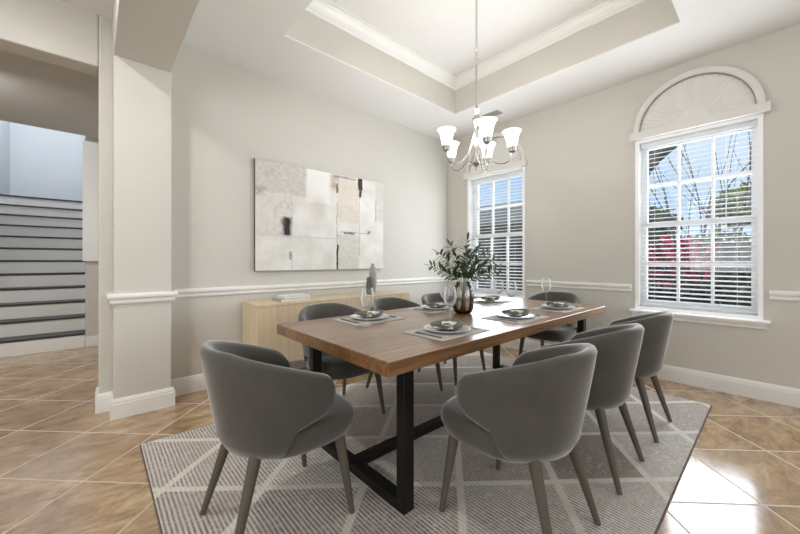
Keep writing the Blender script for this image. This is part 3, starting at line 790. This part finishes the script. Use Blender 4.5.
# ------------------------------------------------------------------ place settings
Z0 = TZ+.0005
def lathe_obj(name, prof, mat, parent=None, n=40, **kw):
    bm = BM(); lathe(bm, prof, n); return obj(name, bm, mat, parent, smooth=True, angle=kw.get('angle', 50))
def make_mat(loc, label):
    o = obj('placemat', boxes((-.21, .21, -.15, .15, 0, .003)), M['placemat'], bevel=.001, loc=loc); return tag(o, label, 'placemat', 'placemats')
def make_plate(loc, label):
    o = lathe_obj('dinner_plate', [(0, 0), (.075, 0), (.08, .004), (.115, .011), (.132, .018), (.133, .02), (.13, .0205), (.112, .0145), (.08, .0085), (0, .007)], M['porcelain'], n=48)
    o.location = loc; return tag(o, label, 'plate', 'white dinner plates')
def make_bowl(loc, label):
    bm = BM(); n = 48
    prof = [(0, 0), (.055, 0), (.06, .003), (.088, .006), (.106, .014), (.118, .028), (.1175, .0295), (.114, .028), (.1, .0165), (.085, .0115), (.05, .008), (0, .0075)]
    lathe(bm, prof, n)
    for vtx in bm.verts:                      # rim dips to one side as on hand-thrown ware
        r = math.hypot(vtx.co.x, vtx.co.y)
        vtx.co.x *= .9; vtx.co.y *= .82
        if r > .06: vtx.co.z += .014*(vtx.co.x/.11)**2
    o = obj('side_plate', bm, M['stoneware'], smooth=True, angle=60); o.location = loc
    return tag(o, label, 'plate', 'dark side plates')
def make_napkin(loc, rz, label):
    t = thing('napkin', label, 'napkin', loc, rz, 'folded napkins')
    bm = BM(); nx, ny = 16, 8; top = []; bot = []
    for i in range(nx+1):
        u = i/nx*2-1; wd = .022+.03*abs(u)**1.2
        A = []; B = []
        for j in range(ny+1):
            q = j/ny*2-1
            x = u*.088; y = q*wd; z = .008+.006*u*u+.002*math.cos(q*PI*2.5)*abs(u) + .002*(1-abs(q))
            A.append(bm.verts.new((x, y, z+.004))); B.append(bm.verts.new((x, y, z-.006)))
        top.append(A); bot.append(B)
    for i in range(nx):
        for j in range(ny):
            bm.faces.new((top[i][j], top[i+1][j], top[i+1][j+1], top[i][j+1])); bm.faces.new((bot[i][j], bot[i][j+1], bot[i+1][j+1], bot[i+1][j]))
    for i in range(nx):
        bm.faces.new((top[i][0], bot[i][0], bot[i+1][0], top[i+1][0])); bm.faces.new((top[i][ny], top[i+1][ny], bot[i+1][ny], bot[i][ny]))
    for j in range(ny):
        bm.faces.new((top[0][j], top[0][j+1], bot[0][j+1], bot[0][j])); bm.faces.new((top[nx][j], bot[nx][j], bot[nx][j+1], top[nx][j+1]))
    obj('cloth', bm, M['napkin'], t, smooth=True, angle=60)
    bm = BM()
    for off in (-.007, 0, .007):
        tube(bm, [(off, .02*math.cos(2*PI*i/20), 0.0095+.0095*math.sin(2*PI*i/20)) for i in range(20)], .0045, 8, closed=True)
    obj('ring', bm, M['ring'], t, smooth=True); return t
def make_glass(loc, label):
    t = thing('wine_glass', label, 'glass', loc, 0, 'wine glasses')
    lathe_obj('bowl', [(0.0044, 0.1003), (0.0165, 0.1049), (0.0330, 0.1231), (0.0418, 0.1482), (0.0435, 0.1710), (0.0396, 0.2052), (0.0341, 0.2337), (0.0328, 0.2337), (0.0383, 0.2052), (0.0421, 0.1710), (0.0401, 0.1482), (0.0319, 0.1254), (0.0154, 0.1083), (0.0000, 0.1066)], M['glass'], t)
    lathe_obj('stem', [(0.0039, 0.0068), (0.0033, 0.0342), (0.0033, 0.0798), (0.0044, 0.1003)], M['glass'], t, 16)
    lathe_obj('foot', [(0.0000, 0.0000), (0.0374, 0.0000), (0.0380, 0.0014), (0.0165, 0.0034), (0.0039, 0.0068)], M['glass'], t); return t
def make_fork(loc, rz, label):
    o = thing('fork', label, 'fork', loc, rz, 'forks'); o_ = o
    obj('handle', boxes((-.005, .005, -.095, .03, .001, .0035)), M['cutlery'], o, bevel=.001)
    bm = boxes((-.011, .011, .03, .05, .0012, .0035), *[(x-.0017, x+.0017, .05, .095, .0012, .0035) for x in (-.0093, -.0031, .0031, .0093)]); obj('tines', bm, M['cutlery'], o, bevel=.0005)
    return o
def make_knife(loc, rz, label):
    o = thing('knife', label, 'knife', loc, rz, 'knives')
    obj('handle', boxes((-.006, .006, -.1, .0, .001, .005)), M['cutlery'], o, bevel=.001)
    bm = BM(); prism(bm, [(-.006, 0), (.006, 0), (.0085, .06), (.004, .105), (-.006, .112)], 'z', .001, .0028); obj('blade', bm, M['cutlery'], o); return o
PL = [(1.495, 1.258, 0, 'at the nearest setting on the window side', (1.72, 1.42)),
      (2.22, 1.235, 0, 'at the middle setting on the window side', (2.56, 1.46)),
      (2.92, 1.235, 0, 'at the far right setting by the end chair', (3.22, 1.47)),
      (1.415, 1.885, PI, 'at the nearest setting on the sideboard side', (1.26, 1.70)),
      (2.13, 1.905, PI, 'at the setting behind the leafy vase', (2.05, 1.74)),
      (2.90, 1.885, PI, 'at the farthest setting, below the left window', (2.76, 1.70))]
first = None
for x, y, rz, where, gl in PL:
    c, s = math.cos(rz), math.sin(rz)
    def at(dx, dy, dz): return (x+c*dx-s*dy, y+s*dx+c*dy, Z0+dz)
    labels = dict(m='grey woven placemat '+where, p='white dinner plate '+where, b='dark grey side plate '+where, n='pale folded napkin in a sage ring '+where,
                  g='clear stemmed wine glass '+where, f='dark metal fork '+where, k='dark metal knife '+where)
    gp = (gl[0], gl[1], Z0)
    if first is None:
        first = dict(m=make_mat(at(0, 0, 0), labels['m']), p=make_plate(at(0, 0, .0032), labels['p']), b=make_bowl(at(0, 0, .0032+.0105), labels['b']),
                     n=make_napkin(at(0, 0, .0032+.0105+.0095), rz+.5, labels['n']), g=make_glass(gp, labels['g']),
                     f=make_fork(at(-.165, -.01, .0032), rz, labels['f']), k=make_knife(at(.165, 0, .0032), rz, labels['k']))
    else:
        dup(first['m'], at(0, 0, 0), rz, labels['m']); dup(first['p'], at(0, 0, .0032), rz, labels['p']); dup(first['b'], at(0, 0, .0137), rz, labels['b'])
        dup(first['n'], at(0, 0, .0232), rz+random.uniform(.2, .7), labels['n']); dup(first['g'], gp, rz, labels['g'])
        dup(first['f'], at(-.165, -.01, .0032), rz, labels['f']); dup(first['k'], at(.165, 0, .0032), rz, labels['k'])

# ------------------------------------------------------------------ vase with olive branches
vx, vy = 2.12, 1.62
vs = thing('glass_vase', 'smoky glass vase with brown tinted base in the middle of the table', 'vase', (vx, vy, Z0))
lathe_obj('vessel', [(0, 0), (.05, 0), (.066, .008), (.077, .035), (.082, .08), (.082, .14), (.078, .18), (.066, .212), (.055, .225), (.052, .235), (.056, .242),
                     (.053, .242), (.049, .234), (.052, .224), (.063, .21), (.075, .178), (.079, .14), (.079, .08), (.074, .037), (.063, .012), (.048, .006), (0, .006)], M['smoky'], vs, 48)
def leafmesh(bm, base, d, up, length, width):
    d = d.normalized(); side = d.cross(up).normalized(); nrm = side.cross(d).normalized(); n = 6; L_ = []; R_ = []; C_ = []; B_ = []
    for i in range(n+1):
        t_ = i/n; wv = width*math.sin(PI*min(1, t_*.96+.02))**.8; curve = nrm*(-.18*length*t_*t_)
        p = base + d*(length*t_) + curve
        L_.append(bm.verts.new(p+side*wv)); R_.append(bm.verts.new(p-side*wv)); C_.append(bm.verts.new(p-nrm*(wv*.25+.0002)))
    for i in range(n):
        bm.faces.new((L_[i], L_[i+1], C_[i+1], C_[i])); bm.faces.new((C_[i], C_[i+1], R_[i+1], R_[i]))
        bm.faces.new((R_[i], R_[i+1], L_[i+1], L_[i]))
camr, camf = rv, fv
BR = [(-.25, .02, .17), (-.20, -.08, .33), (-.09, .05, .43), (.03, -.02, .50), (.10, .08, .36), (.19, -.05, .33), (.25, .03, .24), (.29, -.03, .14), (.14, .10, .42), (.01, -.14, .30)]
for q, (lat, fw, hgt) in enumerate(BR):
    rr = random.Random(30+q)
    b = thing('olive_branch', 'dark green leafy olive branch standing in the smoky glass vase', 'branch', (vx, vy, Z0+.0075), 0, 'olive branches in the vase')
    an = rr.uniform(0, 2*PI); p0 = Vector((.025*math.cos(an), .025*math.sin(an), .003)); p1 = Vector((lat, fw, 0)); tip = camr*lat+camf*fw
    p2 = Vector((tip.x*.13, tip.y*.13, .235)); p3 = Vector((tip.x, tip.y, .235+hgt*.62 + .02))
    ps = []
    for i in range(15):
        t_ = i/14
        if t_ < .45: u = t_/.45; p = p0.lerp(p2, u)
        else: u = (t_-.45)/.55; m_ = p2 + Vector((tip.x*.25, tip.y*.25, hgt*.42)); p = (1-u)**2*p2+2*u*(1-u)*m_+u*u*p3
        ps.append(p)
    bm = BM(); tube(bm, ps, [.003-.0018*i/14 for i in range(15)], 6); st = obj('stem', bm, M['stem'], b, smooth=True)
    bm = BM(); N = 34
    for i in range(N):
        t_ = .50+.5*(i/(N-1)); f = t_*14; k = min(13, int(f)); p = ps[k].lerp(ps[k+1], f-k); d = (ps[k+1]-ps[k]).normalized()
        a_ = i*PI*.5*1.37+rr.uniform(-.5, .5); s1 = d.orthogonal().normalized(); s1.rotate(Matrix.Rotation(a_, 3, d))
        ld = (d*rr.uniform(.35, .8) + s1).normalized() if i < N-1 else d
        ln = rr.uniform(.06, .09)*(1-.25*(t_-.5))
        leafmesh(bm, p, ld, Vector((rr.uniform(-.3, .3), rr.uniform(-.3, .3), 1)), ln, ln*rr.uniform(.14, .19))
    obj('leaves', bm, M['leaf'], b, smooth=True, angle=180)

# ------------------------------------------------------------------ outside the windows
g = struct('ground_outside', boxes((XE+.2, 40, -25, 25, -.45, -.35)), M['lawn'])
def foliage(bm, c, r, n, size, rr, flat=1.0):
    for i in range(n):
        d = Vector((rr.gauss(0, 1), rr.gauss(0, 1), rr.gauss(0, 1))).normalized(); q = r*(rr.random()**.35)
        p = Vector(c)+Vector((d.x*q, d.y*q, d.z*q*flat)); a = Vector((rr.gauss(0, 1), rr.gauss(0, 1), rr.gauss(0, 1))).normalized(); b = a.orthogonal().normalized()
        s = size*rr.uniform(.6, 1.3); cc = a.cross(b)
        vsx = [bm.verts.new(p+a*s), bm.verts.new(p+b*s*.5+cc*s*.08), bm.verts.new(p-a*s), bm.verts.new(p-b*s*.5+cc*s*.08)]
        bm.faces.new(vsx)
def shrub(name, label, cat, loc, r, flat, n, size, mat, trunk, seed, group=None):
    rr = random.Random(seed); t = thing(name, label, cat, loc, 0, group)
    bm = BM()
    for k in range(7): foliage(bm, (rr.uniform(-.5, .5)*r, rr.uniform(-.5, .5)*r, trunk+r*flat*rr.uniform(.6, 1.3)), r*rr.uniform(.45, .7), n//7, size, rr, flat)
    obj('foliage', bm, M[mat], t)
    bm = BM()
    for k in range(4):
        a_ = k*PI/2+rr.uniform(0, 1); tube(bm, [(0, 0, -.02), (.15*math.cos(a_), .15*math.sin(a_), trunk*.6), (r*.4*math.cos(a_), r*.4*math.sin(a_), trunk+r*flat*.7)], [.05, .035, .02], 7)
    obj('stems', bm, M['bark'], t)
GZ = -.35
shrub('blossom_shrub', 'crimson pink blossoming shrub seen low at the left of the right window', 'shrub', (10.6, 1.75, GZ), 1.0, .75, 1500, .1, 'pinkleaf', .85, 3)
shrub('blossom_shrub', 'crimson pink blossoming shrub seen low at the right edge of the right window', 'shrub', (11.0, -.35, GZ), .8, .75, 1100, .1, 'pinkleaf', .8, 4)
shrub('leafy_tree', 'yellow-green leafy tree seen at the right of the right window', 'tree', (15.0, -.1, GZ), 1.7, .6, 2200, .15, 'greenleaf', 2.2, 5)
shrub('leafy_tree', 'mid-green tree far off at the left of the right window', 'tree', (17.5, 4.1, GZ), 1.6, .8, 1800, .15, 'midleaf', 1.6, 6)
shrub('leafy_tree', 'yellow-green bushy tree low in the middle of the right window', 'tree', (15.5, 1.7, GZ), 1.3, .6, 1600, .13, 'greenleaf', 1.2, 8)
shrub('evergreen_shrub', 'dark evergreen shrub between the two pink blossom shrubs outside', 'shrub', (13.9, .55, GZ), 1.35, .62, 1800, .12, 'hedgeleaf', .7, 12)
t = thing('hedge', 'dark green hedge along the bottom of the right window', 'hedge', (8.0, 1.0, GZ)); rr = random.Random(60); bm = BM()
for q in range(26): foliage(bm, (rr.uniform(-.2, .2), -2.6+q*.2, .25+.65*rr.random()), .5, 230, .07, rr, .9)
obj('foliage', bm, M['hedgeleaf'], t)
for y in (-2.2, -1.1, 0, 1.1, 2.2):
    bm = BM(); tube(bm, [(0, y, -.02), (0, y, .6)], .04, 8); obj('stem', bm, M['bark'], t)
# bare tree in the middle of the right window
t = thing('bare_tree', 'bare tree with fanning grey branches outside the right window', 'tree', (9.2, 1.0, GZ))
bm = BM(); rr = random.Random(11)
def grow(p, d, ln, r, lev):
    pts = [p]; q = p.copy(); dd = d.copy()
    for i in range(5):
        dd = (dd+Vector((rr.gauss(0, .07), rr.gauss(0, .07), .04))).normalized(); q = q+dd*(ln/5); pts.append(q.copy())
    tube(bm, pts, [r*(1-.55*i/5) for i in range(6)], 6)
    if lev:
        for k in range(3 if lev > 1 else 4):
            b = pts[rr.choice((2, 3, 4, 5))]; nd = (dd+Vector((rr.gauss(0, .3), rr.gauss(0, .45), rr.uniform(0, .25)))).normalized(); grow(b.copy(), nd, ln*rr.uniform(.5, .75), r*.42, lev-1)
for a_ in (-.75, -.42, -.18, .08, .3, .6):
    grow(Vector((0, a_*.25, -.02)), Vector((rr.gauss(0, .1), a_*.7, 1)).normalized(), 3.0, .034, 2)
obj('branches', bm, M['bark'], t)
# porch pier with an arch springing from it, left of the right window
pp = thing('porch_pier', 'dark stucco porch pier with an arch springing at the upper left of the right window', 'pier', (6.5, 2.03, GZ))
pts = [(.3, 0), (.3, 3.9), (-1.6, 3.9)]
for i in range(17):
    a_ = PI/2*i/16; pts.append((-.35-1.25*(1-math.sin(a_)) if False else -1.6+1.22*math.sin(a_), 1.9+1.55*math.cos(a_)))
pts += [(-.38, 0)]
bm = BM(); prism(bm, pts, 'x', -.15, .15); obj('pier', bm, M['stucco'], pp)
# neighbouring house beyond the left window
nh = thing('neighbour_house', 'grey-brown neighbouring house filling the lower part of the left window', 'house', (9.5, 5.6, GZ))
obj('wall', boxes((0, 6, -1.1, 5.2, 0, 2.75)), M['siding'], nh)
bm = BM(); prism(bm, [(-.45, 2.72), (3, 3.9), (6.45, 2.72), (6.45, 2.62), (-.45, 2.62)], 'y', -1.4, 5.6); obj('roof', bm, M['roof'], nh)
for y0 in (-.7, .7, 2.1, 3.5):
    wf = obj('window', boxes((-.04, -.001, y0, y0+1.05, .5, 2.15)), M['stucco'], nh); obj('glazing', boxes((-.05, -.041, y0+.07, y0+.98, .57, 2.08)), M['darkglass'], wf)
